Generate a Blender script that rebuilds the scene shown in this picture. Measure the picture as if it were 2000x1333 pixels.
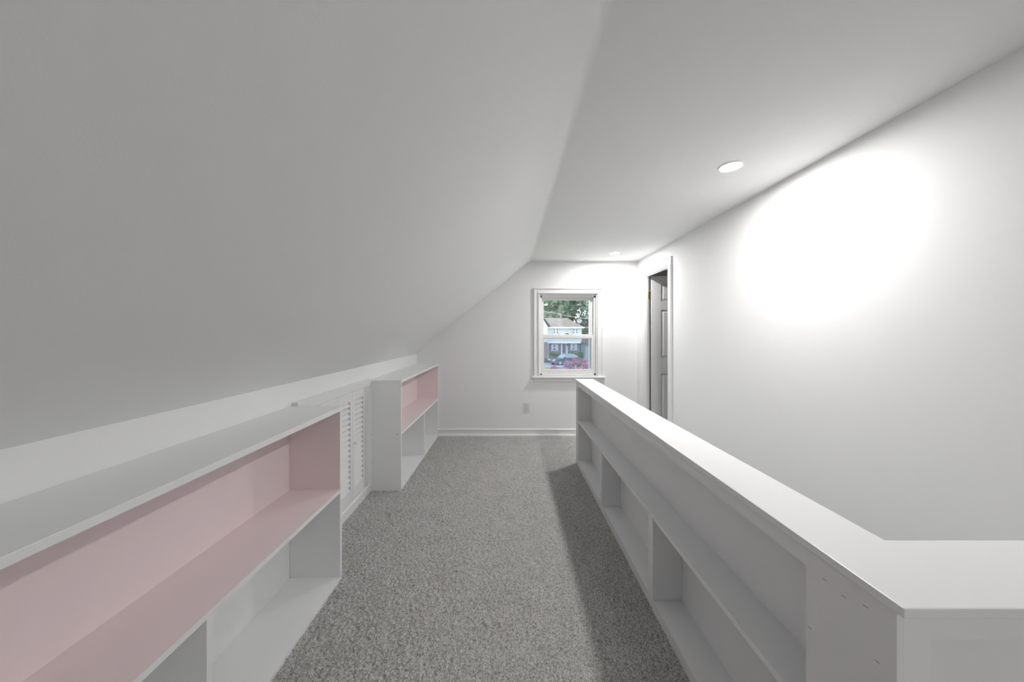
import bpy, bmesh, math, random
import numpy as np
from mathutils import Vector, Matrix

for o in list(bpy.data.objects):
    bpy.data.objects.remove(o, do_unlink=True)
S = bpy.context.scene
C = S.collection

# ------------------------------------------------------------------ camera
EYE = 1.307
F = 636.0                      # focal length in pixels of the 2000 px wide frame
VX, VY = 994.0, 650.0          # vanishing point of the room's long direction
cam = bpy.data.cameras.new('camera')
cam.sensor_width = 36.0
cam.lens = 36.0 * F / 2000.0
cam.shift_x = (1000.0 - VX) / 2000.0
cam.shift_y = -(666.5 - VY) / 2000.0
cam.clip_start = 0.02
cam.clip_end = 500
co = bpy.data.objects.new('camera', cam)
C.objects.link(co)
co.location = (0, 0, EYE)
co.rotation_euler = (math.pi / 2, 0, 0)
S.camera = co

# ------------------------------------------------------------------ sky, exposure
w = bpy.data.worlds.new('overcast_sky')
S.world = w
w.use_nodes = True
bg = w.node_tree.nodes['Background']
bg.inputs['Color'].default_value = (0.90, 0.95, 1.0, 1)
bg.inputs['Strength'].default_value = 0.54
S.view_settings.view_transform = 'Standard'
S.view_settings.look = 'None'
S.view_settings.gamma = 1.0
S.view_settings.use_curve_mapping = False
S.view_settings.exposure = 2.4
LAMP = 120.0                   # radiance of every downlight of the row



def px(x, y, d):
    """direction of a photo pixel taken out to depth d"""
    return Vector(((x - VX) / F * d, d, EYE - (y - VY) / F * d))


# ------------------------------------------------------------------ materials
MATS = {}


def mat(name, col, rough=0.5, spec=0.5, metal=0.0, bump=None, var=None, emit=None):
    m = bpy.data.materials.new(name)
    m.use_nodes = True
    nt = m.node_tree
    b = nt.nodes['Principled BSDF']
    b.inputs['Base Color'].default_value = (*col, 1)
    b.inputs['Roughness'].default_value = rough
    b.inputs['Specular IOR Level'].default_value = spec
    b.inputs['Metallic'].default_value = metal
    tc = None
    if bump or var:
        tc = nt.nodes.new('ShaderNodeTexCoord')
    if bump:
        sc, st, dist = bump
        n = nt.nodes.new('ShaderNodeTexNoise')
        n.inputs['Scale'].default_value = sc
        n.inputs['Detail'].default_value = 3
        bp = nt.nodes.new('ShaderNodeBump')
        bp.inputs['Strength'].default_value = st
        bp.inputs['Distance'].default_value = dist
        nt.links.new(tc.outputs['Object'], n.inputs['Vector'])
        nt.links.new(n.outputs['Fac'], bp.inputs['Height'])
        nt.links.new(bp.outputs['Normal'], b.inputs['Normal'])
    if var:
        sc, c2 = var
        n = nt.nodes.new('ShaderNodeTexNoise')
        n.inputs['Scale'].default_value = sc
        n.inputs['Detail'].default_value = 4
        r = nt.nodes.new('ShaderNodeValToRGB')
        r.color_ramp.elements[0].position = 0.35
        r.color_ramp.elements[1].position = 0.65
        r.color_ramp.elements[0].color = (*col, 1)
        r.color_ramp.elements[1].color = (*c2, 1)
        nt.links.new(tc.outputs['Object'], n.inputs['Vector'])
        nt.links.new(n.outputs['Fac'], r.inputs['Fac'])
        nt.links.new(r.outputs['Color'], b.inputs['Base Color'])
    if emit:
        b.inputs['Emission Color'].default_value = (*emit[0], 1)
        b.inputs['Emission Strength'].default_value = emit[1]
    MATS[name] = m
    return m


WALL = mat('wall_paint', (0.92, 0.92, 0.92), 0.75, 0.3, bump=(260, 0.06, 0.002))
CEIL = mat('ceiling_paint', (0.92, 0.92, 0.92), 0.8, 0.25, bump=(220, 0.08, 0.002))
TRIM = mat('trim_paint', (0.90, 0.90, 0.90), 0.4, 0.5)
SHELF = mat('shelf_paint', (0.91, 0.912, 0.915), 0.42, 0.5, bump=(150, 0.03, 0.001))
CAPM = mat('cap_paint', (0.90, 0.90, 0.90), 0.35, 0.5)
GREY = mat('grey_white_shelf_paint', (0.90, 0.90, 0.91), 0.5, 0.4, bump=(150, 0.03, 0.001))
PINK = mat('pink_shelf_paint', (0.93, 0.79, 0.80), 0.5, 0.4)
VINYL = mat('window_vinyl', (0.84, 0.83, 0.82), 0.35, 0.5)
EXTRIM = mat('exterior_window_trim', (0.80, 0.80, 0.80), 0.5)
DOORM = mat('door_paint', (0.86, 0.86, 0.86), 0.4, 0.5)
PLATE = mat('outlet_plastic', (0.82, 0.82, 0.81), 0.35, 0.5)
DARK = mat('dark_slot', (0.05, 0.05, 0.05), 0.6)
BRASS = mat('brass', (0.50, 0.40, 0.22), 0.35, metal=1.0)
STEEL = mat('screw_steel', (0.35, 0.34, 0.33), 0.4, metal=0.8)
BRONZE = mat('lock_bronze', (0.10, 0.09, 0.08), 0.4, metal=0.6)
LENS = mat('lamp_diffuser', (0.9, 0.9, 0.9), 0.5, emit=((1.0, 0.99, 0.975), LAMP))
# plywood with fine horizontal grain under thin paint
PLY = mat('painted_plywood', (0.88, 0.875, 0.88), 0.55, 0.35)
nt = PLY.node_tree
tc = nt.nodes.new('ShaderNodeTexCoord')
mp = nt.nodes.new('ShaderNodeMapping')
mp.inputs['Scale'].default_value = (6, 5, 240)
nz = nt.nodes.new('ShaderNodeTexNoise')
nz.inputs['Scale'].default_value = 1.0
nz.inputs['Detail'].default_value = 4
bp = nt.nodes.new('ShaderNodeBump')
bp.inputs['Strength'].default_value = 0.3
bp.inputs['Distance'].default_value = 0.002
nt.links.new(tc.outputs['Object'], mp.inputs['Vector'])
nt.links.new(mp.outputs['Vector'], nz.inputs['Vector'])
nt.links.new(nz.outputs['Fac'], bp.inputs['Height'])
nt.links.new(bp.outputs['Normal'], PLY.node_tree.nodes['Principled BSDF'].inputs['Normal'])

# carpet yarn
CARPET = mat('carpet_yarn', (0.30, 0.295, 0.28), 0.95, 0.05)
nt = CARPET.node_tree
b = nt.nodes['Principled BSDF']
tc = nt.nodes.new('ShaderNodeTexCoord')
n1 = nt.nodes.new('ShaderNodeTexNoise')
n1.inputs['Scale'].default_value = 170
n1.inputs['Detail'].default_value = 2
r1 = nt.nodes.new('ShaderNodeValToRGB')
r1.color_ramp.elements[0].position = 0.36
r1.color_ramp.elements[1].position = 0.60
r1.color_ramp.elements[0].color = (0.30, 0.295, 0.28, 1)
r1.color_ramp.elements[1].color = (0.66, 0.65, 0.625, 1)
n2 = nt.nodes.new('ShaderNodeTexNoise')
n2.inputs['Scale'].default_value = 7
n2.inputs['Detail'].default_value = 3
r2 = nt.nodes.new('ShaderNodeValToRGB')
r2.color_ramp.elements[0].position = 0.3
r2.color_ramp.elements[1].position = 0.7
r2.color_ramp.elements[0].color = (0.90, 0.90, 0.90, 1)
r2.color_ramp.elements[1].color = (1, 1, 1, 1)
mx = nt.nodes.new('ShaderNodeMix')
mx.data_type = 'RGBA'
mx.blend_type = 'MULTIPLY'
mx.inputs['Factor'].default_value = 1.0
nt.links.new(tc.outputs['Object'], n1.inputs['Vector'])
nt.links.new(tc.outputs['Object'], n2.inputs['Vector'])
nt.links.new(n1.outputs['Fac'], r1.inputs['Fac'])
nt.links.new(n2.outputs['Fac'], r2.inputs['Fac'])
nt.links.new(r1.outputs['Color'], mx.inputs['A'])
nt.links.new(r2.outputs['Color'], mx.inputs['B'])
nt.links.new(mx.outputs['Result'], b.inputs['Base Color'])
b.inputs['Sheen Weight'].default_value = 0.25
b.inputs['Sheen Roughness'].default_value = 0.5


def thin(name, tint, clear, kind):
    """clear pane or mesh screen: part of the light passes straight through"""
    m = bpy.data.materials.new(name)
    m.use_nodes = True
    nt = m.node_tree
    nt.nodes.clear()
    o = nt.nodes.new('ShaderNodeOutputMaterial')
    mixn = nt.nodes.new('ShaderNodeMixShader')
    t = nt.nodes.new('ShaderNodeBsdfTransparent')
    t.inputs['Color'].default_value = (*tint, 1)
    g = nt.nodes.new('ShaderNodeBsdfGlossy' if kind == 'glass' else 'ShaderNodeBsdfDiffuse')
    if kind == 'glass':
        g.inputs['Roughness'].default_value = 0.02
        g.inputs['Color'].default_value = (0.9, 0.95, 1, 1)
    else:
        g.inputs['Color'].default_value = (0.24, 0.29, 0.38, 1)
    mixn.inputs[0].default_value = 1 - clear
    nt.links.new(t.outputs[0], mixn.inputs[1])
    nt.links.new(g.outputs[0], mixn.inputs[2])
    nt.links.new(mixn.outputs[0], o.inputs['Surface'])
    return m


GLASS = thin('window_glass', (0.97, 0.99, 1.0), 0.95, 'glass')
SCREEN = thin('insect_screen', (0.93, 0.96, 1.0), 0.82, 'mesh')


# ------------------------------------------------------------------ builders
def box(bm, x0, x1, y0, y1, z0, z1, mi=0):
    vs = [bm.verts.new(p) for p in ((x0, y0, z0), (x1, y0, z0), (x1, y1, z0), (x0, y1, z0),
                                    (x0, y0, z1), (x1, y0, z1), (x1, y1, z1), (x0, y1, z1))]
    fs = []
    for q in ((0, 3, 2, 1), (4, 5, 6, 7), (0, 1, 5, 4), (1, 2, 6, 5), (2, 3, 7, 6), (3, 0, 4, 7)):
        f = bm.faces.new([vs[i] for i in q])
        f.material_index = mi
        fs.append(f)
    return fs                       # bottom, top, -y, +x, +y, -x


def prism(bm, pts, axis, a0, a1):
    """closed outline (2-D) pushed along an axis"""
    def P(p, a):
        return {'x': (a, p[0], p[1]), 'y': (p[0], a, p[1]), 'z': (p[0], p[1], a)}[axis]
    A = [bm.verts.new(P(p, a0)) for p in pts]
    B = [bm.verts.new(P(p, a1)) for p in pts]
    n = len(pts)
    bm.faces.new(A)
    bm.faces.new(B[::-1])
    for i in range(n):
        bm.faces.new((A[i], B[i], B[(i + 1) % n], A[(i + 1) % n]))
    bmesh.ops.recalc_face_normals(bm, faces=bm.faces[:])


def cyl(bm, c, r0, r1, h, axis='z', seg=20, cap=True):
    M = Matrix.Translation(Vector(c))
    if axis == 'x':
        M = M @ Matrix.Rotation(math.pi / 2, 4, 'Y')
    if axis == 'y':
        M = M @ Matrix.Rotation(-math.pi / 2, 4, 'X')
    bmesh.ops.create_cone(bm, cap_ends=cap, segments=seg, radius1=r0, radius2=r1, depth=h, matrix=M)


def tube(bm, p0, p1, r, seg=8):
    p0, p1 = Vector(p0), Vector(p1)
    d = p1 - p0
    M = Matrix.Translation((p0 + p1) / 2) @ d.to_track_quat('Z', 'Y').to_matrix().to_4x4()
    bmesh.ops.create_cone(bm, cap_ends=True, segments=seg, radius1=r, radius2=r, depth=d.length, matrix=M)


def root_of(p):
    while p.parent:
        p = p.parent
    return p


def obj(name, bm, m, parent=None, bevel=0.0, smooth=False, extra=()):
    if bevel:
        bmesh.ops.bevel(bm, geom=bm.edges[:], offset=bevel, segments=2, profile=0.6, affect='EDGES')
    me = bpy.data.meshes.new(name)
    if parent is not None:
        L = root_of(parent).location
        bmesh.ops.translate(bm, vec=-L, verts=bm.verts[:])
    bm.to_mesh(me)
    bm.free()
    if smooth:
        for p in me.polygons:
            p.use_smooth = True
    me.materials.append(m)
    for e in extra:
        me.materials.append(e)
    o = bpy.data.objects.new(name, me)
    C.objects.link(o)
    if parent is not None:
        o.parent = parent
    return o


def bxo(name, dims, m, parent=None, bevel=0.0):
    bm = bmesh.new()
    box(bm, *dims)
    return obj(name, bm, m, parent, bevel)


def tag(o, label=None, cat=None, group=None, kind=None):
    if label:
        o['label'] = label
    if cat:
        o['category'] = cat
    if group:
        o['group'] = group
    if kind:
        o['kind'] = kind
    return o


def thing(name, loc, label=None, cat=None, group=None, kind=None):
    o = bpy.data.objects.new(name, None)
    o.empty_display_size = 0.1
    C.objects.link(o)
    o.location = loc
    return tag(o, label, cat, group, kind)


def copy_tree(o, parent=None):
    c = o.copy()
    C.objects.link(c)
    c.parent = parent
    for ch in list(o.children):
        copy_tree(ch, c)
    return c


def struct(name, bm, m, label, cat, bevel=0.0, smooth=False):
    return tag(obj(name, bm, m, None, bevel, smooth), label, cat, kind='structure')


# ------------------------------------------------------------------ room measures (metres)
YE = 4.134          # end wall
YB = -2.7           # wall behind the camera
XR = 1.63           # stair-side wall
XRT = 1.682         # its other face
XK = -1.17          # knee wall
HC = 2.213          # flat ceiling
KH = 1.037          # knee wall height
XC = 0.265          # crease between slope and flat ceiling
WX0, WX1, WZ0, WZ1 = 0.386, 1.121, 0.752, 1.804      # window opening
DY0, DY1, DH = 3.315, 3.915, 2.0                     # doorway
CX0, CX1 = 0.672, 0.851                              # half wall cap
HX0, HX1 = 0.680, 0.842
CY0, CYR, CY1 = 0.5535, 0.737, 3.303
CAPZ = 0.837
XO = 4.2            # far side of the room behind the doorway

# ceiling: slope, soft crease and flat part are one plastered surface
th = math.atan2(HC - KH, XC - XK)
prof = [(XK, KH)]
R = 0.07
t = R * math.tan(th / 2)
cx_, cz_ = XC + t, HC - R
for k in range(9):
    a = math.pi / 2 + th - th * k / 8
    prof.append((cx_ + R * math.cos(a), cz_ + R * math.sin(a)))
prof += [(XR + 0.02, HC), (XR + 0.02, HC + 0.25), (XK - 0.25, HC + 0.25), (XK - 0.25, KH)]
bm = bmesh.new()
prism(bm, prof, 'y', YB - 0.1, YE + 0.02)
cl = struct('ceiling', bm, CEIL, 'white plaster ceiling, flat part joined to the long slope by a soft crease', 'ceiling', smooth=True)
cl.data.set_sharp_from_angle(angle=math.radians(25))

# end wall with the window opening (gable outline)
def slope_z(x):
    return min(HC, KH + (x - XK) * math.tan(th))


bm = bmesh.new()
WT = 0.16
def wall_piece(pts):
    prism(bm, pts, 'y', YE, YE + WT)
wall_piece([(XK - .1, -.3), (WX0, -.3), (WX0, HC + .05), (XC, HC + .05), (XK - .1, slope_z(XK) + .0)])
wall_piece([(WX0, -.3), (WX1, -.3), (WX1, WZ0), (WX0, WZ0)])
wall_piece([(WX0, WZ1), (WX1, WZ1), (WX1, HC + .05), (WX0, HC + .05)])
wall_piece([(WX1, -.3), (XO + .1, -.3), (XO + .1, HC + .3), (WX1, HC + .3)])
struct('wall_end', bm, WALL, 'white gable end wall around the small window', 'wall')

# knee wall
bm = bmesh.new()
box(bm, XK - .1, XK, YB, 1.775, -.3, KH + .01)
box(bm, XK - .1, XK, 2.610, YE, -.3, KH + .01)
box(bm, XK - .1, XK, 1.775, 2.610, -.3, .068)
box(bm, XK - .1, XK, 1.775, 2.610, .872, KH + .01)
struct('wall_left', bm, WALL, 'low white knee wall under the sloped ceiling', 'wall')

# shallow eaves closet behind the louvered doors
bm = bmesh.new()
box(bm, XK - .56, XK - .5, 1.70, 2.69, -.02, .98)
box(bm, XK - .5, XK - .1, 1.70, 1.76, -.02, .98)
box(bm, XK - .5, XK - .1, 2.63, 2.69, -.02, .98)
box(bm, XK - .5, XK - .1, 1.76, 2.63, .92, .98)
box(bm, XK - .5, XK - .1, 1.76, 2.63, -.02, .04)
struct('wall_closet', bm, mat('bare_closet_board', (0.30, 0.27, 0.24), 0.9), 'bare boards of the shallow eaves closet', 'wall')

# stair-side wall with the doorway
bm = bmesh.new()
box(bm, XR, XRT, YB, DY0, -2.5, HC + .05)
box(bm, XR, XRT, DY0, DY1, DH, HC + .05)
box(bm, XR, XRT, DY0, DY1, -2.5, 0)
box(bm, XR, XRT, DY1, YE, -2.5, HC + .05)
struct('wall_right', bm, WALL, 'tall plain white wall beside the stairs', 'wall')

# wall behind the camera
bm = bmesh.new()
prism(bm, [(XK - .1, -.3), (XRT, -.3), (XRT, HC + .05), (XC, HC + .05), (XK - .1, KH)], 'y', YB - .12, YB)
struct('wall_back', bm, WALL, 'white gable wall behind the viewer', 'wall')

# floor slab with the stairwell left open
bm = bmesh.new()
box(bm, XK, HX1, YB, YE, -.28, -.022)
box(bm, HX1, XR, YB, CYR - .03, -.28, -.022)
box(bm, HX1, XR, CY1 - .02, YE, -.28, -.022)
struct('floor', bm, WALL, 'attic floor under the grey carpet', 'floor')

# stairwell below
bm = bmesh.new()
box(bm, HX1 - .08, HX1, .6, CY1, -2.5, -.28)
box(bm, HX1 - .08, XR, CY1, CY1 + .08, -2.5, -.28)
box(bm, HX1 - .08, XR, .60, .68, -2.5, -.28)
box(bm, HX1 - .08, XR, .60, CY1 + .08, -2.6, -2.5)
struct('wall_stairwell', bm, WALL, 'white stairwell walls below the half wall', 'wall')
st = thing('staircase', ((HX1 + XR) / 2, 2.0, -2.5), 'white straight staircase going down between half wall and tall wall', 'stairs')
for k in range(10):
    y1 = CY1 - k * .25
    z = -.21 * (k + 1)
    bxo('tread', (HX1 + .004, XR - .004, y1 - .27, y1, z - .03, z), TRIM, st, .004)
    bxo('riser', (HX1 + .004, XR - .004, y1 - .004, y1 + .012, z, z + .18), TRIM, st)

# room behind the doorway
bm = bmesh.new()
box(bm, XO, XO + .1, 1.9, YE, -.1, HC + .1)
box(bm, XRT, XO + .1, 1.8, 1.9, -.1, HC + .1)
box(bm, XRT, XO + .1, 1.8, YE, HC, HC + .1)
box(bm, XRT, XO + .1, 1.8, YE, -.12, -.02)
struct('wall_bedroom', bm, WALL, 'plain white walls of the room beyond the doorway', 'wall')


# ------------------------------------------------------------------ carpet pile
def carpet(x0, x1, y0, y1, pitch, seed):
    rng = np.random.default_rng(seed)
    nx = int((x1 - x0) / pitch) + 1
    ny = int((y1 - y0) / pitch) + 1
    X, Y = np.meshgrid(np.linspace(x0, x1, nx), np.linspace(y0, y1, ny))
    h = rng.random((ny, nx))
    s = (h + np.roll(h, 1, 0) + np.roll(h, 1, 1) + np.roll(np.roll(h, 1, 0), 1, 1)) / 4
    big = rng.random((ny, nx))
    for _ in range(3):
        big = (big + np.roll(big, 2, 0) + np.roll(big, -2, 0) + np.roll(big, 2, 1) + np.roll(big, -2, 1)) / 5
    big = (big - .5) / big.std() * .12
    H = (0.35 * (h - .5) + 1.1 * (s - .5) + big)
    Z = -.0072 + 0.0125 * H
    Z = np.clip(Z, -.02, .006)
    jx = (rng.random((ny, nx)) - .5) * pitch * .7
    jy = (rng.random((ny, nx)) - .5) * pitch * .7
    jx[:, 0] = jx[:, -1] = 0
    jy[0] = jy[-1] = 0
    V = np.stack([X + jx, Y + jy, Z], -1).reshape(-1, 3)
    i = np.arange(nx * ny).reshape(ny, nx)
    Q = np.stack([i[:-1, :-1], i[:-1, 1:], i[1:, 1:], i[1:, :-1]], -1).reshape(-1, 4)
    return V, Q


Vs, Qs, off = [], [], 0
for args in ((-.897, HX0 + .004, 0.35, YE, .0052, 3), (XK, -.897, 1.74, 2.705, .0052, 7), (-.897, XR, -.56, 0.35, .02, 8), (XK, XR, YB, -.56, .03, 4), (HX0, XR, .35, CY0 + .03, .02, 5),
             (HX0, XR, CY1, YE, .008, 6)):
    V, Q = carpet(*args)
    Vs.append(V)
    Qs.append(Q + off)
    off += len(V)
V = np.concatenate(Vs)
Q = np.concatenate(Qs)
me = bpy.data.meshes.new('carpet')
me.vertices.add(len(V))
me.vertices.foreach_set('co', V.astype(np.float32).ravel())
me.loops.add(Q.size)
me.loops.foreach_set('vertex_index', Q.astype(np.int32).ravel())
me.polygons.add(len(Q))
me.polygons.foreach_set('loop_start', np.arange(0, Q.size, 4, dtype=np.int32))
me.polygons.foreach_set('loop_total', np.full(len(Q), 4, dtype=np.int32))
me.update(calc_edges=True)
me.validate()
me.materials.append(CARPET)
o = bpy.data.objects.new('carpet', me)
C.objects.link(o)
tag(o, 'grey cut pile carpet covering the attic floor', 'carpet', kind='stuff')


# ------------------------------------------------------------------ baseboard of the end wall
def baseboard(name, pts_y0, x0, x1, label):
    bm = bmesh.new()
    y = pts_y0
    pr = [(y, -.02), (y - .026, -.02), (y - .026, .008), (y - .020, .020), (y - .013, .024), (y - .013, .066),
          (y - .017, .072), (y - .017, .080), (y - .008, .087), (y, .087)]
    prism(bm, pr, 'x', x0, x1)
    return struct(name, bm, TRIM, label, 'baseboard')


baseboard('baseboard_end', YE, -.893, XR, 'white moulded baseboard along the end wall')

# ------------------------------------------------------------------ windows
def window(name, label, x0, x1, z0, z1, y, sgn, screen=True):
    """y: inner wall face, sgn: +1 when outdoors lies towards +y"""
    t = thing(name, ((x0 + x1) / 2, y, z0), label, 'window', kind='structure')

    def yb(a, b_):
        a, b_ = y + sgn * a, y + sgn * b_
        return (min(a, b_), max(a, b_))

    cw = .070
    # moulded casing: stepped profile, mitred look by overlapping steps
    for nm, (a0, a1, c0, c1) in (('side_casing', (x0 - cw, x0, z0, z1 + cw)), ('side_casing', (x1, x1 + cw, z0, z1 + cw)),
                                 ('head_casing', (x0, x1, z1, z1 + cw))):
        bm = bmesh.new()
        if nm == 'side_casing':
            left = a1 <= x0 + 1e-6
            e = [0, .014, .022, .048, .056, cw]
            d = [.022, .013, .010, .014, .020]
            for k in range(5):
                if left:
                    q0, q1 = a0 + e[k], a0 + e[k + 1]
                else:
                    q0, q1 = a1 - e[k + 1], a1 - e[k]
                box(bm, q0, q1, *yb(-d[k], .0), c0, c1 - (e[k] if k < 5 else 0))
        else:
            e = [0, .014, .022, .048, .056, cw]
            d = [.022, .013, .010, .014, .020]
            for k in range(5):
                box(bm, x0 - cw + e[k + 1], x1 + cw - e[k + 1], *yb(-d[k] - .0005, 0), c1 - e[k + 1], c1 - e[k])
        obj(nm, bm, TRIM, t)
    # stool and apron
    bxo('stool', (x0 - cw - .025, x1 + cw + .025, *yb(-.045, .02), z0 - .018, z0), TRIM, t, .004)
    bm = bmesh.new()
    box(bm, x0 - cw, x1 + cw, *yb(-.014, 0), z0 - .052, z0 - .018)
    box(bm, x0 - cw, x1 + cw, *yb(-.019, 0), z0 - .066, z0 - .052)
    obj('apron', bm, TRIM, t)
    # jamb lining of the wall opening
    bm = bmesh.new()
    box(bm, x0, x0 + .012, *yb(0, .16), z0, z1)
    box(bm, x1 - .012, x1, *yb(0, .16), z0, z1)
    box(bm, x0, x1, *yb(0, .16), z1 - .012, z1)
    box(bm, x0, x1, *yb(.02, .17), z0 - .01, z0 + .012)
    obj('jamb', bm, TRIM, t)
    # vinyl frame
    fx0, fx1, fz0, fz1 = x0 + .012, x1 - .012, z0 + .012, z1 - .012
    bm = bmesh.new()
    box(bm, fx0, fx0 + .022, *yb(.035, .125), fz0, fz1)
    box(bm, fx1 - .022, fx1, *yb(.035, .125), fz0, fz1)
    box(bm, fx0, fx1, *yb(.035, .125), fz1 - .035, fz1)
    box(bm, fx0, fx1, *yb(.035, .14), fz0, fz0 + .018)
    box(bm, fx0, fx1, *yb(.028, .036), fz1 - .014, fz1)
    # parting stops of the tracks
    box(bm, fx0 + .022, fx0 + .028, *yb(.074, .080), fz0, fz1)
    box(bm, fx1 - .028, fx1 - .022, *yb(.074, .080), fz0, fz1)
    obj('vinyl_frame', bm, VINYL, t)
    sx0, sx1 = fx0 + .016, fx1 - .016
    zm = EYE - (657.5 - VY) / F * YE if sgn > 0 else (z0 + z1) / 2
    for nm, d0, d1, a0, a1 in (('lower_sash', .044, .072, fz0 + .014, zm + .018), ('upper_sash', .082, .110, zm - .018, fz1 - .025)):
        bm = bmesh.new()
        sw = .030
        lo, hi = (.052, .040) if nm == 'lower_sash' else (.036, .036)
        box(bm, sx0, sx0 + sw, *yb(d0, d1), a0, a1)
        box(bm, sx1 - sw, sx1, *yb(d0, d1), a0, a1)
        box(bm, sx0 + sw, sx1 - sw, *yb(d0, d1), a0, a0 + lo)
        box(bm, sx0 + sw, sx1 - sw, *yb(d0, d1), a1 - hi, a1)
        # glazing bead
        g = .007
        box(bm, sx0 + sw, sx0 + sw + g, *yb(d0 + .009, d1 - .008), a0 + lo, a1 - hi)
        box(bm, sx1 - sw - g, sx1 - sw, *yb(d0 + .009, d1 - .008), a0 + lo, a1 - hi)
        box(bm, sx0 + sw, sx1 - sw, *yb(d0 + .009, d1 - .008), a0 + lo, a0 + lo + g)
        box(bm, sx0 + sw, sx1 - sw, *yb(d0 + .009, d1 - .008), a1 - hi - g, a1 - hi)
        s = obj(nm, bm, VINYL, t)
        p = bxo('pane', (sx0 + sw, sx1 - sw, *yb((d0 + d1) / 2 - .002, (d0 + d1) / 2 + .002), a0 + lo, a1 - hi), GLASS, s)
        if nm == 'lower_sash':
            bm = bmesh.new()
            xm = (sx0 + sx1) / 2
            box(bm, xm - .032, xm + .032, *yb(d0 + .002, d1 - .004), a1, a1 + .008)
            obj('lock_base', bm, VINYL, s, .002)
            bm = bmesh.new()
            cyl(bm, (xm + .006, y + sgn * (d0 + .014), a1 + .015), .011, .009, .014)
            box(bm, xm - .034, xm + .004, *yb(d0 + .006, d0 + .016), a1 + .012, a1 + .020)
            obj('lock_lever', bm, BRONZE, s)
            for q in (.1, .9):
                xx = sx0 + (sx1 - sx0) * q
                bxo('tilt_latch', (xx - .018, xx + .018, *yb(d0 + .002, d0 + .016), a1, a1 + .006), VINYL, s, .001)
    if screen:
        et = bmesh.new()
        box(et, x0 - .04, x0 + .045, *yb(.165, .225), z0 - .04, z1 + .06)
        box(et, x1 - .055, x1 + .04, *yb(.165, .225), z0 - .04, z1 + .06)
        box(et, x0 + .045, x1 - .055, *yb(.165, .225), z1 - .03, z1 + .06)
        obj('exterior_trim', et, EXTRIM, t)
        sc = bmesh.new()
        f0, f1, g0, g1 = fx0 + .020, fx1 - .020, fz0 + .016, zm + .01
        for q in ((f0, f0 + .014, g0, g1), (f1 - .014, f1, g0, g1), (f0, f1, g0, g0 + .014), (f0, f1, g1 - .014, g1)):
            box(sc, q[0], q[1], *yb(.126, .134), q[2], q[3])
        sf = obj('screen_frame', sc, VINYL, t)
        bxo('insect_mesh', (f0 + .012, f1 - .012, *yb(.129, .131), g0 + .012, g1 - .012), SCREEN, sf)
    return t


window('window_1', 'white double hung window looking out to the neighbouring house', WX0, WX1, WZ0, WZ1, YE, 1)

# ------------------------------------------------------------------ door, jamb and casings
def jambs():
    bm = bmesh.new()
    box(bm, XR - .002, XRT + .002, DY1 - .016, DY1, -.02, DH)
    box(bm, XR - .002, XRT + .002, DY0, DY0 + .016, -.02, DH)
    box(bm, XR - .002, XRT + .002, DY0, DY1, DH - .016, DH)
    # door stop
    box(bm, XR + .012, XR + .034, DY1 - .026, DY1 - .016, -.02, DH - .016)
    box(bm, XR + .012, XR + .034, DY0 + .016, DY0 + .026, -.02, DH - .016)
    box(bm, XR + .012, XR + .034, DY0 + .016, DY1 - .016, DH - .026, DH - .016)
    struct('trim_1', bm, TRIM, 'white door jamb lining with a stop', 'door frame')


jambs()


def casing(name, y0, y1, z0, z1, label, vertical, flip=False):
    bm = bmesh.new()
    wd = (y1 - y0) if vertical else (z1 - z0)
    e = [0, .16, .30, .72, .86, 1.0]
    d = [.020, .012, .014, .017, .012]
    for k in range(5):
        a, b_ = e[k] * wd, e[k + 1] * wd
        if vertical:
            q = (y1 - b_, y1 - a) if not flip else (y0 + a, y0 + b_)
            box(bm, XR - d[k], XR + .002, q[0], q[1], z0, z1)
        else:
            box(bm, XR - d[k] - .0005, XR + .002, y0, y1, z1 - b_, z1 - a)
    return struct(name, bm, TRIM, label, 'trim')


casing('trim_2', DY1 - .004, DY1 + .112, 0, DH - .004, 'wide white door casing beside the room corner', True)
casing('trim_3', DY0 - .064, DY0 + .004, 0, DH - .004, 'narrow white door casing standing proud beside the plain wall', True, True)
casing('trim_4', DY0 - .064, DY1 + .112, DH - .004, DH + .072, 'white head casing across the top of the doorway', False)

d1 = thing('door_1', (1.71, 3.92, 0), 'white six panel door standing open into the next room', 'door', kind='structure')
dx0, dx1, dyf, dyb, dz0, dz1 = 1.704, 2.294, 3.893, 3.928, .012, 1.983
stw, mid = .115, .085
pw = (dx1 - dx0 - 2 * stw - mid) / 2
rows = ((1.681, 1.883), (1.003, 1.579), (.278, .820))
cols = ((dx0 + stw, dx0 + stw + pw), (dx1 - stw - pw, dx1 - stw))
bxo('core', (dx0 + .01, dx1 - .01, dyf + .0155, dyb - .0155, dz0 + .01, dz1 - .01), DOORM, d1)
bxo('stile', (dx0, dx0 + stw, dyf, dyb, dz0, dz1), DOORM, d1, .0015)
bxo('stile', (dx1 - stw, dx1, dyf, dyb, dz0, dz1), DOORM, d1, .0015)
zz = [dz0, rows[2][0], rows[2][1], rows[1][0], rows[1][1], rows[0][0], rows[0][1], dz1]
for k in range(0, 8, 2):
    bxo('rail', (dx0 + stw, dx1 - stw, dyf, dyb, zz[k], zz[k + 1]), DOORM, d1)
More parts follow.
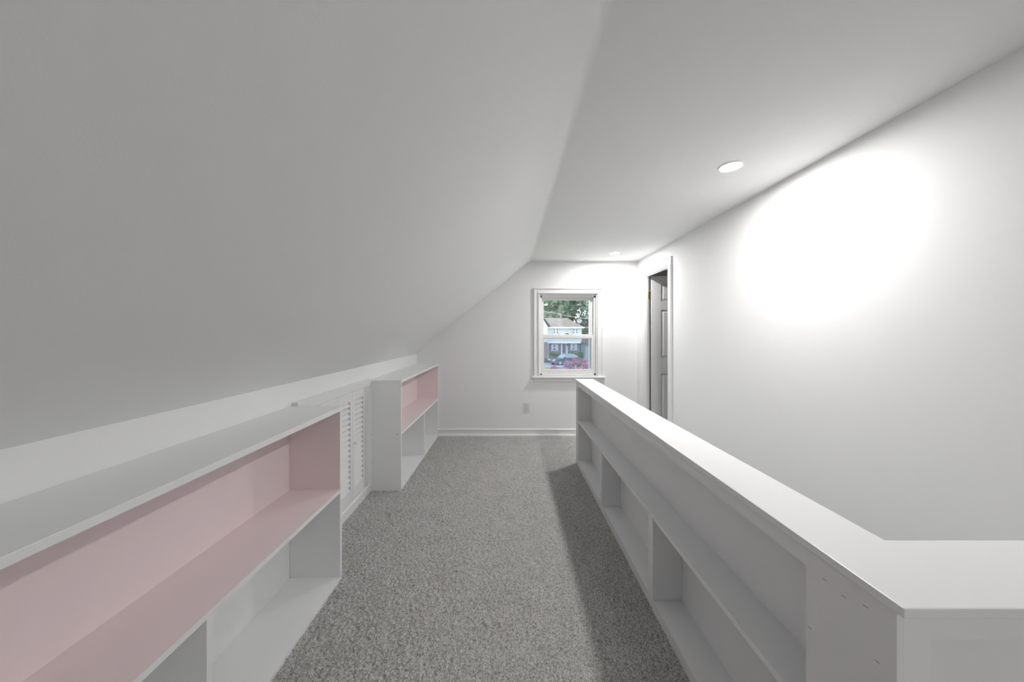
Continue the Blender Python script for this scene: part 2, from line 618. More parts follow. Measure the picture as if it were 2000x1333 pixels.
for a, b_ in rows:
    bxo('mullion', (cols[0][1], cols[1][0], dyf, dyb, a, b_), DOORM, d1)
    for c0, c1 in cols:
        bm = bmesh.new()
        g = .034
        lo = [(c0, dyf + .015, a), (c1, dyf + .015, a), (c1, dyf + .015, b_), (c0, dyf + .015, b_)]
        hi = [(c0 + g, dyf + .002, a + g), (c1 - g, dyf + .002, a + g), (c1 - g, dyf + .002, b_ - g), (c0 + g, dyf + .002, b_ - g)]
        A = [bm.verts.new(p) for p in lo]
        B = [bm.verts.new(p) for p in hi]
        Cc = [bm.verts.new((p[0], dyf + .0175, p[2])) for p in lo]
        bm.faces.new(B)
        bm.faces.new(Cc[::-1])
        for i in range(4):
            j = (i + 1) % 4
            bm.faces.new((A[i], A[j], B[j], B[i]))
            bm.faces.new((Cc[i], Cc[j], A[j], A[i]))
        bmesh.ops.recalc_face_normals(bm, faces=bm.faces[:])
        obj('panel', bm, DOORM, d1)
for hz in (1.755, .22):
    bm = bmesh.new()
    cyl(bm, (1.694, dyf + .012, hz), .007, .007, .09, seg=12)
    cyl(bm, (1.694, dyf + .012, hz + .048), .009, .004, .012, seg=12)
    cyl(bm, (1.694, dyf + .012, hz - .048), .004, .009, .012, seg=12)
    box(bm, 1.672, 1.692, dyf + .004, dyf + .007, hz - .044, hz + .044)
    obj('hinge', bm, BRASS, d1)
bm = bmesh.new()
bmesh.ops.create_uvsphere(bm, u_segments=16, v_segments=10, radius=.027, matrix=Matrix.Translation((dx1 - .06, dyf - .05, .95)))
cyl(bm, (dx1 - .06, dyf - .02, .95), .012, .012, .05, 'y')
cyl(bm, (dx1 - .06, dyf - .004, .95), .03, .028, .008, 'y')
obj('knob', bm, BRASS, d1, smooth=True)

# ------------------------------------------------------------------ outlet
ol = thing('wall_outlet', (.224, YE, .30), 'white duplex wall outlet below the window', 'outlet')
bxo('cover_plate', (.224 - .040, .224 + .040, YE - .007, YE + .001, .358 - .062, .358 + .062), PLATE, ol, .003)
for dz in (-.020, .020):
    bm = bmesh.new()
    cyl(bm, (.224, YE - .008, .358 + dz), .0165, .0165, .004, 'y', 18)
    r = obj('receptacle', bm, PLATE, ol)
    bm = bmesh.new()
    for sx in (-.0065, .0065):
        box(bm, .224 + sx - .0012, .224 + sx + .0012, YE - .0108, YE - .0098, .358 + dz - .001, .358 + dz + .009)
    cyl(bm, (.224, YE - .0103, .358 + dz - .008), .0028, .0028, .001, 'y', 10)
    obj('slots', bm, DARK, r)
bm = bmesh.new()
cyl(bm, (.224, YE - .0075, .358), .003, .003, .002, 'y', 10)
obj('screw', bm, STEEL, ol)

# ------------------------------------------------------------------ recessed lights
def downlight(x, y, label, name='recessed_light', m=LENS):
    t = thing(name, (x, y, HC), label, 'ceiling light')
    bm = bmesh.new()
    ri, ro = .048, .063
    prof = [(ri, -.002), (ri + .004, -.007), (ro - .004, -.005), (ro, 0.001)]
    n = 40
    rings = []
    for r, z in prof:
        rings.append([bm.verts.new((x + r * math.cos(2 * math.pi * k / n), y + r * math.sin(2 * math.pi * k / n), HC + z)) for k in range(n)])
    for a, b_ in zip(rings, rings[1:]):
        for k in range(n):
            bm.faces.new((a[k], a[(k + 1) % n], b_[(k + 1) % n], b_[k]))
    bmesh.ops.recalc_face_normals(bm, faces=bm.faces[:])
    obj('trim_ring', bm, TRIM, t, smooth=True)
    bm = bmesh.new()
    cyl(bm, (x, y, HC - .003), .049, .049, .003, seg=40)
    obj('lens', bm, m, t)


downlight(1.206, 1.771, 'round white recessed downlight above the middle of the stairs')
downlight(1.20, 3.69, 'round white recessed downlight before the window and doorway')
# the row goes on behind the viewer at the same spacing; the shadow under the half wall's cap comes from there
downlight(1.20, -2.07, 'round white recessed downlight of the same row, behind the viewer', name='recessed_light_offscreen')

# ------------------------------------------------------------------ low bookcases along the knee wall
BT = .019
BXF, BXB = -.895, XK + .001
BH = .912
SZ0, SZ1 = .455, .474


def bookcase(name, y0, y1, dividers, label):
    t = thing(name, ((BXF + BXB) / 2, (y0 + y1) / 2, 0), label, 'bookcase', 'low white bookcases along the knee wall')
    bxo('top', (BXB, BXF + .004, y0 - .002, y1 + .002, BH - .022, BH), SHELF, t, .002)
    for ya, inner in ((y0, 4), (y1 - BT, 2)):
        bm = bmesh.new()
        box(bm, BXB, BXF, ya, ya + BT, -.012, SZ1)
        fs = box(bm, BXB, BXF, ya, ya + BT, SZ1, BH - .022)
        fs[inner].material_index = 1
        obj('end_panel', bm, SHELF, t, extra=(PINK,))
    bm = bmesh.new()
    box(bm, BXB, BXB + .008, y0 + BT, y1 - BT, -.012, SZ0)
    fs = box(bm, BXB, BXB + .008, y0 + BT, y1 - BT, SZ1, BH - .022)
    fs[3].material_index = 1
    obj('back_panel', bm, SHELF, t, extra=(PINK,))
    bm = bmesh.new()
    fs = box(bm, BXB + .004, BXF - .001, y0 + BT, y1 - BT, SZ0, SZ1)
    fs[1].material_index = 1
    obj('shelf', bm, SHELF, t, extra=(PINK,))
    bxo('bottom_board', (BXB + .008, BXF, y0 + BT, y1 - BT, -.012, .010), SHELF, t, .001)
    for yd in dividers:
        bxo('divider', (BXB + .008, BXF - .001, yd - BT / 2, yd + BT / 2, .010, SZ0), SHELF, t)
    return t


b1 = bookcase('bookcase', -.55, 1.745, (.975, .21), 'long low white bookcase with pink upper shelf, standing across the aisle from the half wall')
b2 = bookcase('bookcase', 2.70, YE - .001, (3.45,), 'short low white bookcase with pink upper shelf, pushed against the end wall')
for xx in (-.925, -1.14):
    bm = bmesh.new()
    cyl(bm, (xx, 2.6995, .464), .0042, .0042, .003, 'y', 10)
    obj('screw', bm, STEEL, b2)

# ------------------------------------------------------------------ louvered closet doors between the bookcases
LY1 = 2.605
bm = bmesh.new()
prism(bm, [(XK, -.02), (XK + .030, -.02), (XK + .030, .055), (XK + .022, .066), (XK, .068)], 'y', 1.745, 2.70)
struct('baseboard_left', bm, TRIM, 'white baseboard under the louvered closet doors', 'baseboard')
bm = bmesh.new()
for z0_, z1_, d in ((.872, .884, .022), (.884, .900, .026), (.900, .912, .030), (.912, .930, .036)):
    box(bm, XK, XK + d, 1.75, 2.6995, z0_, z1_)
struct('trim_5', bm, TRIM, 'white stepped moulding above the louvered closet doors', 'trim')
bm = bmesh.new()
for y0_, y1_, d in ((2.610, 2.635, .020), (2.635, 2.670, .026), (2.670, 2.6995, .030)):
    box(bm, XK, XK + d, y0_, y1_, .066, .872)
struct('trim_6', bm, TRIM, 'white upright casing between the louvered doors and bookcase', 'trim')

slat_me = None
LW = .2075
for li in range(4):
    ya = LY1 - (li + 1) * LW
    yb_ = LY1 - li * LW - .0035
    names = ['louvered closet leaf with a small knob, hinged beside the short bookcase',
             'second louvered closet leaf from the short bookcase',
             'third louvered closet leaf from the short bookcase',
             'louvered closet leaf hidden beside the long bookcase end']
    L = thing('door_%d' % (li + 2), (XK, (ya + yb_) / 2, .07), 'white ' + names[li], 'door', kind='structure')
    sw = .030
    x0_, x1_ = XK - .008, XK + .021
    bxo('stile', (x0_, x1_, ya, ya + sw, .072, .870), TRIM, L, .0015)
    bxo('stile', (x0_, x1_, yb_ - sw, yb_, .072, .870), TRIM, L, .0015)
    bxo('top_rail', (x0_, x1_ - .001, ya + sw, yb_ - sw, .805, .870), TRIM, L)
    bxo('bottom_rail', (x0_, x1_ - .001, ya + sw, yb_ - sw, .072, .153), TRIM, L)
    n = 17
    pit = (.805 - .153) / n
    for k in range(n):
        if slat_me is None:
            bm = bmesh.new()
            hl = (LW - .0035) / 2 - sw + .001
            box(bm, -.0035, .0035, -hl, hl, -.0225, .0225)
            bmesh.ops.rotate(bm, verts=bm.verts[:], cent=(0, 0, 0), matrix=Matrix.Rotation(math.radians(-40), 3, 'Y'))
            slat_me = bpy.data.meshes.new('slat')
            bm.to_mesh(slat_me)
            bm.free()
            slat_me.materials.append(TRIM)
        s = bpy.data.objects.new('slat', slat_me)
        C.objects.link(s)
        s.parent = L
        s.location = (.004, 0, .153 + pit * (k + .5) - .07)
    if li == 0:
        bm = bmesh.new()
        cyl(bm, (XK + .027, ya + .016, .487), .005, .008, .014, 'x', 12)
        bmesh.ops.create_uvsphere(bm, u_segments=12, v_segments=8, radius=.0095, matrix=Matrix.Translation((XK + .036, ya + .016, .487)))
        obj('knob', bm, TRIM, L, smooth=True)
        for hz in (.15, .78):
            bm = bmesh.new()
            cyl(bm, (XK + .014, yb_ + .0035, hz), .0035, .0035, .05, 'z', 10)
            obj('hinge', bm, TRIM, L)
        bm = bmesh.new()
        cyl(bm, (XK + .0215, ya + .030, .490), .003, .003, .002, 'x', 10)
        obj('screw_hole', bm, DARK, L)

# ------------------------------------------------------------------ half wall with built-in shelves
hw = thing('half_wall_bookcase', (.76, 1.9, 0), 'long white half wall with open shelves built in, guarding the stairs', 'bookcase')
bm = bmesh.new()
prism(bm, [(CX0, CY0), (XR, CY0), (XR, CYR), (CX1, CYR), (CX1, CY1), (CX0, CY1)], 'z', CAPZ - .0175, CAPZ)
obj('cap', bm, CAPM, hw, .0025)
XBK = .815
FZ = .775
TZ = CAPZ - .0175
YS0 = .744
bxo('fascia', (HX0, HX0 + .019, YS0, 3.215, FZ, TZ), GREY, hw)
bxo('end_stile', (HX0, HX1, 3.215, 3.283, -.012, TZ), SHELF, hw, .002)
bm = bmesh.new()
box(bm, HX0 - .004, HX0, 3.262, 3.283, -.012, TZ - .012)
obj('corner_bead', bm, SHELF, hw)
bxo('back_panel', (XBK, HX1, .63, 3.215, -.28, TZ), GREY, hw)
bxo('mid_shelf', (HX0 + .003, XBK, .70, 3.215, .419, .437), GREY, hw, .001)
bm = bmesh.new()
box(bm, HX0 + .013, XBK, .63, YS0, -.012, .044)
box(bm, HX0, XBK, YS0, 3.215, -.012, .044)
obj('base_shelf', bm, GREY, hw)
for yd in (2.376, 1.533):
    bxo('divider', (HX0 - .003, XBK, yd, yd + .046, .044, .419), GREY, hw, .0015)
    bxo('divider_tip', (HX0 - .003, HX0 + .003, yd + .004, yd + .046, .418, .432), GREY, hw)
bxo('upper_lining', (HX0 + .019, XBK, YS0, 3.215, FZ + .005, FZ + .015), GREY, hw)
pl = bxo('plywood_panel', (HX0 - .001, HX0 + .012, .570, YS0, -.012, TZ), PLY, hw)
for yy, zz_ in ((.70, .775), (.66, .772), (.60, .70), (.735, .64), (.62, .785)):
    bm = bmesh.new()
    box(bm, HX0 - .0013, HX0 - .0009, yy - .004, yy + .004, zz_ - .0007, zz_ + .0007)
    obj('nail_mark', bm, STEEL, pl)
bxo('inner_end', (HX0 + .012, XBK, .63, YS0 + .006, -.012, TZ), GREY, hw)
# return towards the tall wall
bxo('return_core', (HX0 + .012, XR - .001, .618, .705, -.28, TZ), SHELF, hw)
bxo('post', (HX0 + .0125, .744, .573, .620, -.012, TZ), SHELF, hw, .0015)
bxo('top_rail', (.744, XR - .001, .577, .620, .762, TZ), SHELF, hw, .001)
bxo('bottom_rail', (.744, XR - .001, .577, .620, -.012, .10), SHELF, hw, .001)
bxo('end_post', (XR - .06, XR - .001, .573, .620, .10, .762), SHELF, hw, .001)

# ================================================================== outdoors, seen through the window
GZ = EYE - 4.35
GRASS = mat('dry_lawn', (0.34, 0.33, 0.15), 0.95, 0.1, var=(0.8, (0.20, 0.26, 0.10)))
ASPH = mat('driveway_asphalt', (0.33, 0.34, 0.36), 0.9, 0.2, var=(2.0, (0.40, 0.41, 0.43)))
bm = bmesh.new()
box(bm, -120, 160, 6.0, 260, GZ - .5, GZ)
o = struct('ground', bm, GRASS, 'dry lawn in front of the neighbouring house', 'ground')
bm = bmesh.new()
box(bm, -60, 60, 40.5, 46.6, GZ, GZ + .03)
struct('driveway', bm, ASPH, 'grey paved drive in front of the neighbouring house', 'driveway')

D = 48.5
SIDING = mat('white_siding', (0.66, 0.67, 0.68), 0.6, 0.3)
nt = SIDING.node_tree
tc = nt.nodes.new('ShaderNodeTexCoord')
wv = nt.nodes.new('ShaderNodeTexWave')
wv.wave_type = 'BANDS'
wv.bands_direction = 'Z'
wv.wave_profile = 'SAW'
wv.inputs['Scale'].default_value = 1.6
bp = nt.nodes.new('ShaderNodeBump')
bp.inputs['Strength'].default_value = 0.6
bp.inputs['Distance'].default_value = 0.03
nt.links.new(tc.outputs['Object'], wv.inputs['Vector'])
nt.links.new(wv.outputs['Fac'], bp.inputs['Height'])
nt.links.new(bp.outputs['Normal'], nt.nodes['Principled BSDF'].inputs['Normal'])
BRICK = mat('house_brick', (0.25, 0.19, 0.18), 0.9, 0.2)
nt = BRICK.node_tree
tc = nt.nodes.new('ShaderNodeTexCoord')
mp = nt.nodes.new('ShaderNodeMapping')
mp.inputs['Rotation'].default_value = (math.pi / 2, 0, 0)
bk = nt.nodes.new('ShaderNodeTexBrick')
bk.inputs['Scale'].default_value = 2.2
bk.inputs['Color1'].default_value = (0.27, 0.20, 0.19, 1)
bk.inputs['Color2'].default_value = (0.20, 0.16, 0.16, 1)
bk.inputs['Mortar'].default_value = (0.36, 0.34, 0.34, 1)
nt.links.new(tc.outputs['Object'], mp.inputs['Vector'])
nt.links.new(mp.outputs['Vector'], bk.inputs['Vector'])
nt.links.new(bk.outputs['Color'], nt.nodes['Principled BSDF'].inputs['Base Color'])
ROOF = mat('asphalt_shingle', (0.20, 0.175, 0.16), 0.95, 0.1, var=(1.5, (0.27, 0.24, 0.225)))
HTRIM = mat('house_white_trim', (0.82, 0.83, 0.84), 0.5)
SHUT = mat('pale_blue_shutter', (0.50, 0.62, 0.80), 0.6)
PANE = mat('house_window_pane', (0.16, 0.19, 0.24), 0.1, 0.8)
WOOD = mat('brown_front_door', (0.20, 0.10, 0.07), 0.5)
GSIDING = mat('blue_grey_siding', (0.25, 0.32, 0.40), 0.7)  # even blue grey colour of the garage walls
METAL = mat('galvanised_pipe', (0.42, 0.45, 0.49), 0.5, metal=0.2)


def X(x, d=D):
    return (x - VX) / F * d


def Zp(y, d=D):
    return EYE - (y - VY) / F * d


hs = thing('neighbour_house', (X(1100), D + 4, GZ), 'white and brick two storey house with pale blue shutters across the drive', 'house')
HL = X(1020)
HRt = X(1136)
bxo('brick_wall', (HL, X(1134), D + .35, D + 8, GZ, Zp(667.5)), BRICK, hs)
bxo('siding_wall', (HL, HRt, D, D + 8, Zp(668), Zp(639)), SIDING, hs)
bxo('overhang_trim', (X(1068.4), X(1134), D - .12, D + .36, Zp(671), Zp(668)), HTRIM, hs)
# hipped roof
bm = bmesh.new()
e0, e1 = X(1018), X(1140)
yf, ybk = D - .5, D + 8.5
ze = Zp(639.5, D - .5)
ry = D + 4
zr = Zp(621.5, ry)
v = [bm.verts.new(p) for p in ((e0, yf, ze), (e1, yf, ze), (e1, ybk, ze), (e0, ybk, ze),
                               (X(1020, ry), ry, zr), (X(1107.5, ry), ry, zr))]
for q in ((0, 1, 5, 4), (1, 2, 5), (2, 3, 4, 5), (3, 0, 4), (3, 2, 1, 0)):
    bm.faces.new([v[i] for i in q])
bmesh.ops.recalc_face_normals(bm, faces=bm.faces[:])
rf = obj('roof', bm, ROOF, hs)
bxo('gutter', (e0, e1, yf - .1, yf + .05, ze - .16, ze + .04), HTRIM, hs)
bxo('soffit', (e0, e1, yf, D, ze - .12, ze - .08), HTRIM, hs)
# front gable of the left wing, running out of view
gx0, gx1 = X(1030), X(1073)
gy = D - 1.2
gzp = Zp(610, gy)
gze = Zp(637.5, gy)
bm = bmesh.new()
prism(bm, [(gx0, Zp(669, gy)), (X(1070, gy), Zp(669, gy)), (X(1070, gy), gze), ((gx0 + gx1) / 2, gzp), (gx0, gze)], 'y', D - .9, D + .1)
obj('gable_wall', bm, SIDING, hs)
bm = bmesh.new()
gm = (gx0 + gx1) / 2
prism(bm, [(gx0 - .3, gze - .15), (gm, gzp), (gx1 + .1, gze - .1), (gx1 + .1, gze + .05), (gm, gzp + .16), (gx0 - .3, gze)], 'y', D - 1.15, D + 4)
obj('gable_roof', bm, ROOF, hs)
bxo('wing_brick', (gx0, X(1068), D - .8, D + .36, GZ, Zp(668)), BRICK, hs)
bm = bmesh.new()
tube(bm, (X(1070), D - .2, GZ), (X(1070), D - .2, Zp(670)), .06)
obj('downspout', bm, HTRIM, hs)


def hwin(x0, x1, y0, y1, d, split_v):
    fr = bmesh.new()
    a, b_, c, e = X(x0, d), X(x1, d), Zp(y1, d), Zp(y0, d)
    tt = .09
    for q in ((a, a + tt, c, e), (b_ - tt, b_, c, e), (a, b_, c, c + tt), (a, b_, e - tt, e)):
        box(fr, q[0], q[1], d - .10, d + .02, q[2], q[3])
    m_ = (c + e) / 2
    box(fr, a, b_, d - .08, d + .02, m_ - .035, m_ + .035)
    if split_v:
        k = (a + b_) / 2
        box(fr, k - .08, k + .08, d - .09, d + .02, c, e)
    f = obj('window', fr, HTRIM, hs)
    bxo('pane', (a + .02, b_ - .02, d - .04, d + .01, c + .02, e - .02), PANE, f)


def shutter(x0, x1, y0, y1, d):
    bm = bmesh.new()
    a, b_, c, e = X(x0, d), X(x1, d), Zp(y1, d), Zp(y0, d)
    box(bm, a, b_, d - .05, d + .01, c, e)
    for k in range(3):
        z0_ = c + (e - c) * (k * .32 + .04)
        box(bm, a + .04, b_ - .04, d - .07, d - .04, z0_, z0_ + (e - c) * .26)
    obj('shutter', bm, SHUT, hs)


hwin(1079.3, 1091.5, 641.5, 652.3, D, True)
shutter(1076.2, 1079.1, 641.3, 652.6, D)
shutter(1091.8, 1094.8, 641.3, 652.6, D)
hwin(1117.8, 1128.6, 642.0, 652.5, D, True)
shutter(1114.7, 1117.6, 641.8, 652.8, D)
shutter(1128.8, 1131.7, 641.8, 652.8, D)
DB = D + .35
hwin(1079.0, 1086.3, 672.3, 686.3, DB, False)
shutter(1076.3, 1078.8, 672, 686.6, DB)
shutter(1087.0, 1090.0, 672, 686.6, DB)
hwin(1117.0, 1123.4, 671.3, 684.7, DB, False)
shutter(1114.2, 1116.7, 671, 685, DB)
shutter(1124.2, 1126.9, 671, 685, DB)
bxo('door_surround', (X(1096), X(1109.3), DB - .12, DB + .05, Zp(692), Zp(671)), SHUT, hs)
fd = bxo('front_door', (X(1099.2), X(1104.2), DB - .16, DB - .1, Zp(691.5), Zp(672)), WOOD, hs)
bxo('door_panel', (X(1100.2), X(1103.2), DB - .18, DB - .15, Zp(689), Zp(682)), WOOD, fd)
bxo('side_light', (X(1105), X(1106.3), DB - .15, DB - .11, Zp(690), Zp(673)), PANE, hs)
bxo('porch_step', (X(1095), X(1111), DB - 1.2, DB, GZ, Zp(691.5)), HTRIM, hs)
bxo('wall_lamp', (X(1107.5), X(1108.7), DB - .3, DB - .1, Zp(676), Zp(673)), DARK, hs)
bm = bmesh.new()
vp = px(1095.6, 623, ry + .1)
tube(bm, vp - Vector((0, 0, .3)), px(1095.6, 614.5, ry + .1), .06)
tube(bm, px(1095.6, 615.2, ry + .1), px(1095.6, 613.8, ry + .1), .11)
obj('roof_mast', bm, METAL, rf)

# garage at the right of the house
gr = thing('garage', (X(1147), D + 6, GZ), 'blue grey garage with a pale door beside the house', 'garage')
DG = D + 3
bxo('garage_wall', (X(1134.5, DG), X(1185, DG), DG, DG + 7, GZ, Zp(671, DG)), GSIDING, gr)
bm = bmesh.new()
prism(bm, [(X(1132, DG), Zp(671, DG)), (X(1187, DG), Zp(671, DG)), (X(1160, DG), Zp(655, DG))], 'y', DG - .4, DG + 7.4)
obj('garage_roof', bm, ROOF, gr)
GDM = mat('grey_garage_door', (0.40, 0.46, 0.52), 0.6)
gd = bxo('garage_door', (X(1141.5, DG), X(1163, DG), DG - .06, DG + .02, GZ, Zp(677, DG)), GDM, gr)
for k in range(4):
    z0_ = GZ + .1 + k * .5
    bxo('door_panel', (X(1142.5, DG), X(1162, DG), DG - .09, DG - .05, z0_, z0_ + .4), GDM, gd)

# satellite dish on the hip of the roof
sd = thing('satellite_dish', px(1131.5, 640, D + 1.0), 'small grey satellite dish standing on the hipped roof', 'satellite dish')
bm = bmesh.new()
c0 = px(1131.5, 627, D + 1)
n = 20
prev = None
for rr, dd in ((.0, .10), (.18, .075), (.32, .02), (.40, -.05)):
    if rr == 0:
        ctr = bm.verts.new(c0 + Vector((0, dd, 0)))
        prev = None
        continue
    ring = [bm.verts.new(c0 + Vector((rr * math.cos(2 * math.pi * k / n), dd, .9 * rr * math.sin(2 * math.pi * k / n)))) for k in range(n)]
    for k in range(n):
        if prev is None:
            bm.faces.new((ctr, ring[k], ring[(k + 1) % n]))
        else:
            bm.faces.new((prev[k], ring[k], ring[(k + 1) % n], prev[(k + 1) % n]))
    prev = ring
obj('dish', bm, METAL, sd, smooth=True)
bm = bmesh.new()
tube(bm, c0 + Vector((0, .08, 0)), px(1131.5, 640, D + 1), .035)
tube(bm, c0 + Vector((0, .05, -.3)), c0 + Vector((0, -.45, -.05)), .02)
obj('mast', bm, METAL, sd)

# overhead wires
WIRE = mat('overhead_cable', (0.75, 0.76, 0.78), 0.6)
def wire(pts, label, r=.018):
    bm = bmesh.new()
    for a, b_ in zip(pts, pts[1:]):
        tube(bm, a, b_, r, 6)
    tag(obj('overhead_wire', bm, WIRE), label, 'wire', 'overhead wires by the house')


wire([px(1030, 603, 40), px(1061, 608.5, 44), px(1080, 611, 48), px(1095.6, 614.2, ry + .1)], 'thin pale wire running to the mast on the roof ridge')
wire([px(1050, 638, 44), px(1073.5, 639.7, D - .62)], 'thin pale wire ending at the eave of the house')
wire([px(1139.5, 639.6, D - .5), px(1150, 639.4, 46), px(1190, 638.5, 40)], 'thin pale wire leaving the house eave towards the street')
wire([px(1095.6, 615, ry + .1), px(1115, 619, 47), px(1150, 623, 40), px(1190, 626, 32)], 'thin pale wire passing over the satellite dish', .014)

# ------------------------------------------------------------------ plants
LEAF1 = mat('leaf_green', (0.16, 0.24, 0.15), 0.7, 0.3, var=(0.7, (0.30, 0.38, 0.26)))
LEAF2 = mat('leaf_deep_green', (0.10, 0.17, 0.12), 0.7, 0.3, var=(0.8, (0.22, 0.30, 0.22)))
LEAF3 = mat('hedge_green', (0.08, 0.15, 0.05), 0.7, 0.3, var=(2.0, (0.20, 0.29, 0.10)))
PINKL = mat('magenta_blossom', (0.60, 0.10, 0.28), 0.6, 0.3, var=(2.5, (0.62, 0.30, 0.42)))
ROSE = mat('rose_bronze_leaf', (0.33, 0.20, 0.20), 0.7, 0.3, var=(3.0, (0.38, 0.33, 0.33)))
GREYL = mat('grey_green_leaf', (0.24, 0.28, 0.33), 0.7, 0.3, var=(3.0, (0.38, 0.40, 0.46)))
BARK = mat('bark', (0.10, 0.085, 0.08), 0.9, 0.1)


def leaf_mesh(name, blobs, n, size, seed, m):
    rng = np.random.default_rng(seed)
    blobs = np.array(blobs, float)
    wts = blobs[:, 3] * blobs[:, 4] * blobs[:, 5]
    idx = rng.choice(len(blobs), n, p=wts / wts.sum())
    d = rng.normal(size=(n, 3))
    d /= np.linalg.norm(d, axis=1, keepdims=True)
    r = rng.random((n, 1)) ** .45
    P = blobs[idx, :3] + d * r * blobs[idx, 3:6]
    u = rng.normal(size=(n, 3))
    u /= np.linalg.norm(u, axis=1, keepdims=True)
    v_ = np.cross(u, rng.normal(size=(n, 3)))
    v_ /= np.linalg.norm(v_, axis=1, keepdims=True)
    s = size * (.6 + .8 * rng.random((n, 1)))
    u *= s
    v_ *= s * .55
    V = np.stack([P - u, P + v_, P + u, P - v_], 1).reshape(-1, 3)
    me = bpy.data.meshes.new(name)
    me.from_pydata(V.tolist(), [], np.arange(4 * n).reshape(-1, 4).tolist())
    me.materials.append(m)
    return me


def plant(name, label, cat, loc, parts, stems, group=None, stem_name='trunk'):
    t = thing(name, loc, label, cat, group)
    for pn, blobs, n, size, seed, m in parts:
        bl = [(b_[0] - loc[0], b_[1] - loc[1], b_[2] - loc[2], b_[3], b_[4], b_[5]) for b_ in blobs]
        o = bpy.data.objects.new(pn, leaf_mesh(pn, bl, n, size, seed, m))
        C.objects.link(o)
        o.parent = t
    bm = bmesh.new()
    for p0, p1, r0, r1 in stems:
        p0, p1 = Vector(p0), Vector(p1)
        dd = p1 - p0
        M = Matrix.Translation((p0 + p1) / 2) @ dd.to_track_quat('Z', 'Y').to_matrix().to_4x4()
        bmesh.ops.create_cone(bm, cap_ends=True, segments=8, radius1=r0, radius2=r1, depth=dd.length, matrix=M)
    obj(stem_name, bm, BARK, t)
    return t


def blob(x, y, d, rx, ry_, rz):
    p = px(x, y, d)
    return (p.x, p.y, p.z, rx, ry_, rz)


random.seed(11)
# dense broad tree behind the left half of the house
d_ = 66
bl = [blob(x, y, d_ + random.uniform(-2, 2), random.uniform(1.6, 2.6), 2.0, random.uniform(1.2, 1.9))
      for x in range(1030, 1110, 9) for y in (584, 592, 600, 608, 616, 625)]
pb = px(1075, 650, d_)
plant('tree', 'dense broad green tree rising behind the house roof', 'tree', (pb.x, d_, GZ),
      [('crown', bl, 26000, .50, 1, LEAF1)], [((pb.x, d_, GZ), (pb.x, d_, GZ + 9), .5, .25)], 'trees behind the house')
# open tree with sky showing through
d_ = 60
bl = []
for x, y, r in ((1112, 596, 1.0), (1122, 590, 1.3), (1133, 592, 1.5), (1145, 590, 1.4), (1118, 604, 1.0), (1130, 603, 1.2), (1142, 602, 1.3),
                (1148, 610, 1.2), (1138, 612, .9), (1125, 612, .7), (1113, 614, .8), (1105, 618, .8), (1150, 620, 1.0), (1156, 600, 1.6), (1165, 610, 1.8),
                (1128, 582, 1.6), (1150, 580, 1.8), (1112, 585, 1.2)):
    bl.append(blob(x, y, d_, r, r, r * .8))
tb = px(1136, 650, d_)
fk = px(1129, 632, d_)
st_ = [((tb.x, d_, GZ), (tb.x, d_, px(0, 645, d_).z), .4, .32), ((tb.x, d_, px(0, 645, d_).z), fk, .32, .26),
       (fk, px(1119, 618, d_), .24, .16), (px(1119, 618, d_), px(1112, 600, d_), .15, .07), (fk, px(1136, 612, d_), .2, .12),
       (px(1136, 612, d_), px(1145, 592, d_), .12, .05), (px(1119, 618, d_), px(1124, 600, d_), .12, .05), (px(1136, 612, d_), px(1131, 592, d_), .1, .05)]
plant('tree', 'tall open tree with sky showing between its dark branches', 'tree', (tb.x, d_, GZ),
      [('crown', bl, 1150, .34, 2, LEAF2)], st_, 'trees behind the house')
# darker tree low behind the garage
d_ = 63
bl = [blob(x, y, d_, 1.6, 1.6, 1.4) for x, y in ((1139, 632), (1147, 628), (1146, 640), (1156, 634), (1140, 645), (1150, 650), (1160, 645), (1170, 636), (1140, 655), (1152, 660))]
tb = px(1150, 650, d_)
plant('tree', 'low dark green tree growing behind the garage roof', 'tree', (tb.x, d_, GZ),
      [('crown', bl, 4200, .40, 3, LEAF2)], [((tb.x, d_, GZ), (tb.x, d_, GZ + 5), .35, .2)], 'trees behind the house')


def hedge(label, x0, x1, y0, d_, seed):
    a, b_ = X(x0, d_), X(x1, d_)
    top = Zp(y0, d_)
    bl = []
    for k in range(6):
        xx = a + (b_ - a) * (k + .5) / 6
        for zz_ in np.linspace(GZ + .35, top - .3, 3):
            bl.append((xx, d_, zz_, (b_ - a) / 9, .5, .38))
    plant('hedge', label, 'hedge', ((a + b_) / 2, d_, GZ), [('foliage', bl, 2600, .11, seed, LEAF3)],
          [(((a + b_) / 2, d_, GZ), ((a + b_) / 2, d_, top - .5), .06, .04)], 'clipped hedges before the house', 'stem')


hedge('clipped green hedge beside the white downspout', 1072, 1093, 690, 46.95, 21)
hedge('clipped green hedge under the window right of the front door', 1110, 1126, 688, 46.95, 22)
hedge('upright clipped green bush at the brick corner by the garage', 1130, 1138.5, 688, 46.95, 23)


def shrub(label, x, y_top, d_, rx, hue, seed):
    """loose flowering shrub standing on the lawn"""
    p = px(x, y_top, d_)
    h = p.z - GZ
    bl = [(p.x + rx * random.uniform(-.6, .6), d_ + random.uniform(-.5, .5), GZ + h * random.uniform(.35, .82), rx * .5, rx * .5, h * .17) for _ in range(9)]
    tp = [(p.x + rx * random.uniform(-.7, .7), d_ + random.uniform(-.6, .2), p.z - h * random.uniform(.05, .30), rx * .26, rx * .26, h * .05) for _ in range(8)]
    stems = [((p.x + random.uniform(-.12, .12), d_, GZ), (b_[0], b_[1], b_[2]), .035, .015) for b_ in bl]
    plant('flowering_shrub', label, 'shrub', (p.x, d_, GZ),
          [('foliage', bl, 1700, .085, seed, hue), ('blossom', tp, 380, .055, seed + 50, PINKL)], stems, 'flowering shrubs on the lawn', 'stem')


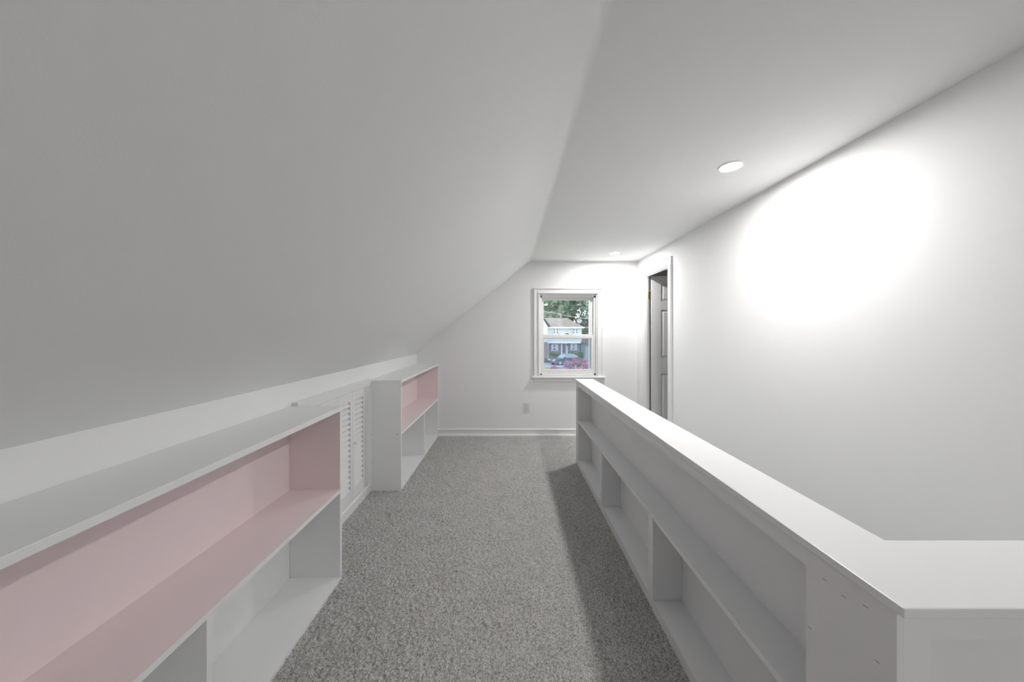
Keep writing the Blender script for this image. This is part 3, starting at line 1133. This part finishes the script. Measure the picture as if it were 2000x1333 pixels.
shrub('grey green shrub dotted with pink blossom on the lawn, away from the garage', 1083, 714, 26, .75, GREYL, 31)
shrub('tall bronze leaved shrub with magenta tops before the parked car', 1113, 702, 27, .85, GREYL, 32)
shrub('bronze pink leaved shrub between the car and the garage', 1132, 699, 29, .7, ROSE, 33)
shrub('low bright magenta blossoming shrub before the garage door', 1147, 707, 25, .55, ROSE, 34)
shrub('low grey leaved shrub in front of the tall bronze shrub', 1126, 716, 23.6, .62, GREYL, 35)
shrub('loose grey pink shrub beside the low grey leaved one', 1098, 714, 24.2, .62, GREYL, 36)
shrub('spreading grey pink shrub on the lawn towards the garage', 1144, 717, 21.8, .55, ROSE, 37)

# parked car
CARP = mat('dark_blue_car_paint', (0.05, 0.07, 0.11), 0.25, 0.6)
CARG = mat('car_glass', (0.35, 0.42, 0.50), 0.08, 0.9)
TYRE = mat('tyre_rubber', (0.03, 0.03, 0.03), 0.8)
RIM = mat('alloy_rim', (0.45, 0.47, 0.50), 0.3, metal=0.7)
LAMPM = mat('car_lamp_lens', (0.75, 0.76, 0.78), 0.2)
cb = px(1104, 711, 44.3)
car = thing('car', (cb.x, 44.3, GZ + .03), 'dark blue sedan parked on the drive behind the shrubs', 'car')
def carpt(name, build, m, par=car, smooth=False, bev=0):
    bm = bmesh.new()
    build(bm)
    bmesh.ops.translate(bm, vec=Vector((cb.x, 44.3, GZ + .03)), verts=bm.verts[:])
    return obj(name, bm, m, par, bev, smooth)
body = [(-2.2, .28), (-2.22, .55), (-2.1, .72), (-1.2, .88), (-.75, .93), (1.35, .95), (2.1, .90), (2.22, .62), (2.2, .30)]
cab = [(-.85, .92), (-.15, 1.38), (.75, 1.42), (1.25, 1.30), (1.75, .93)]
bdy = carpt('body', lambda bm: prism(bm, body, 'y', -.85, .85), CARP, bev=.05)
carpt('roof', lambda bm: prism(bm, [(-.18, 1.385), (.75, 1.425), (1.22, 1.31), (1.20, 1.35), (.75, 1.46), (-.18, 1.42)], 'y', -.66, .66), RIM)
carpt('window_band', lambda bm: prism(bm, cab, 'y', -.70, .70), CARG)
for xx in (-1.4, 1.4):
    for yy in (-.80, .80):
        wl = carpt('wheel', lambda bm: cyl(bm, (xx, yy, .31), .32, .32, .22, 'y', 20), TYRE)
        carpt('rim', lambda bm: cyl(bm, (xx, yy * 1.135, .31), .20, .18, .05, 'y', 14), RIM, wl)
for yy in (-.62, .62):
    carpt('headlamp', lambda bm: box(bm, -2.24, -2.0, yy - .18, yy + .18, .60, .74), LAMPM, bev=.03)
    carpt('tail_lamp', lambda bm: box(bm, 2.1, 2.24, yy - .18, yy + .18, .66, .82), LAMPM, bev=.03)
carpt('mirror', lambda bm: box(bm, -.75, -.55, -.98, -.82, .95, 1.08), CARP, bev=.02)
car.rotation_euler.z = math.radians(24)
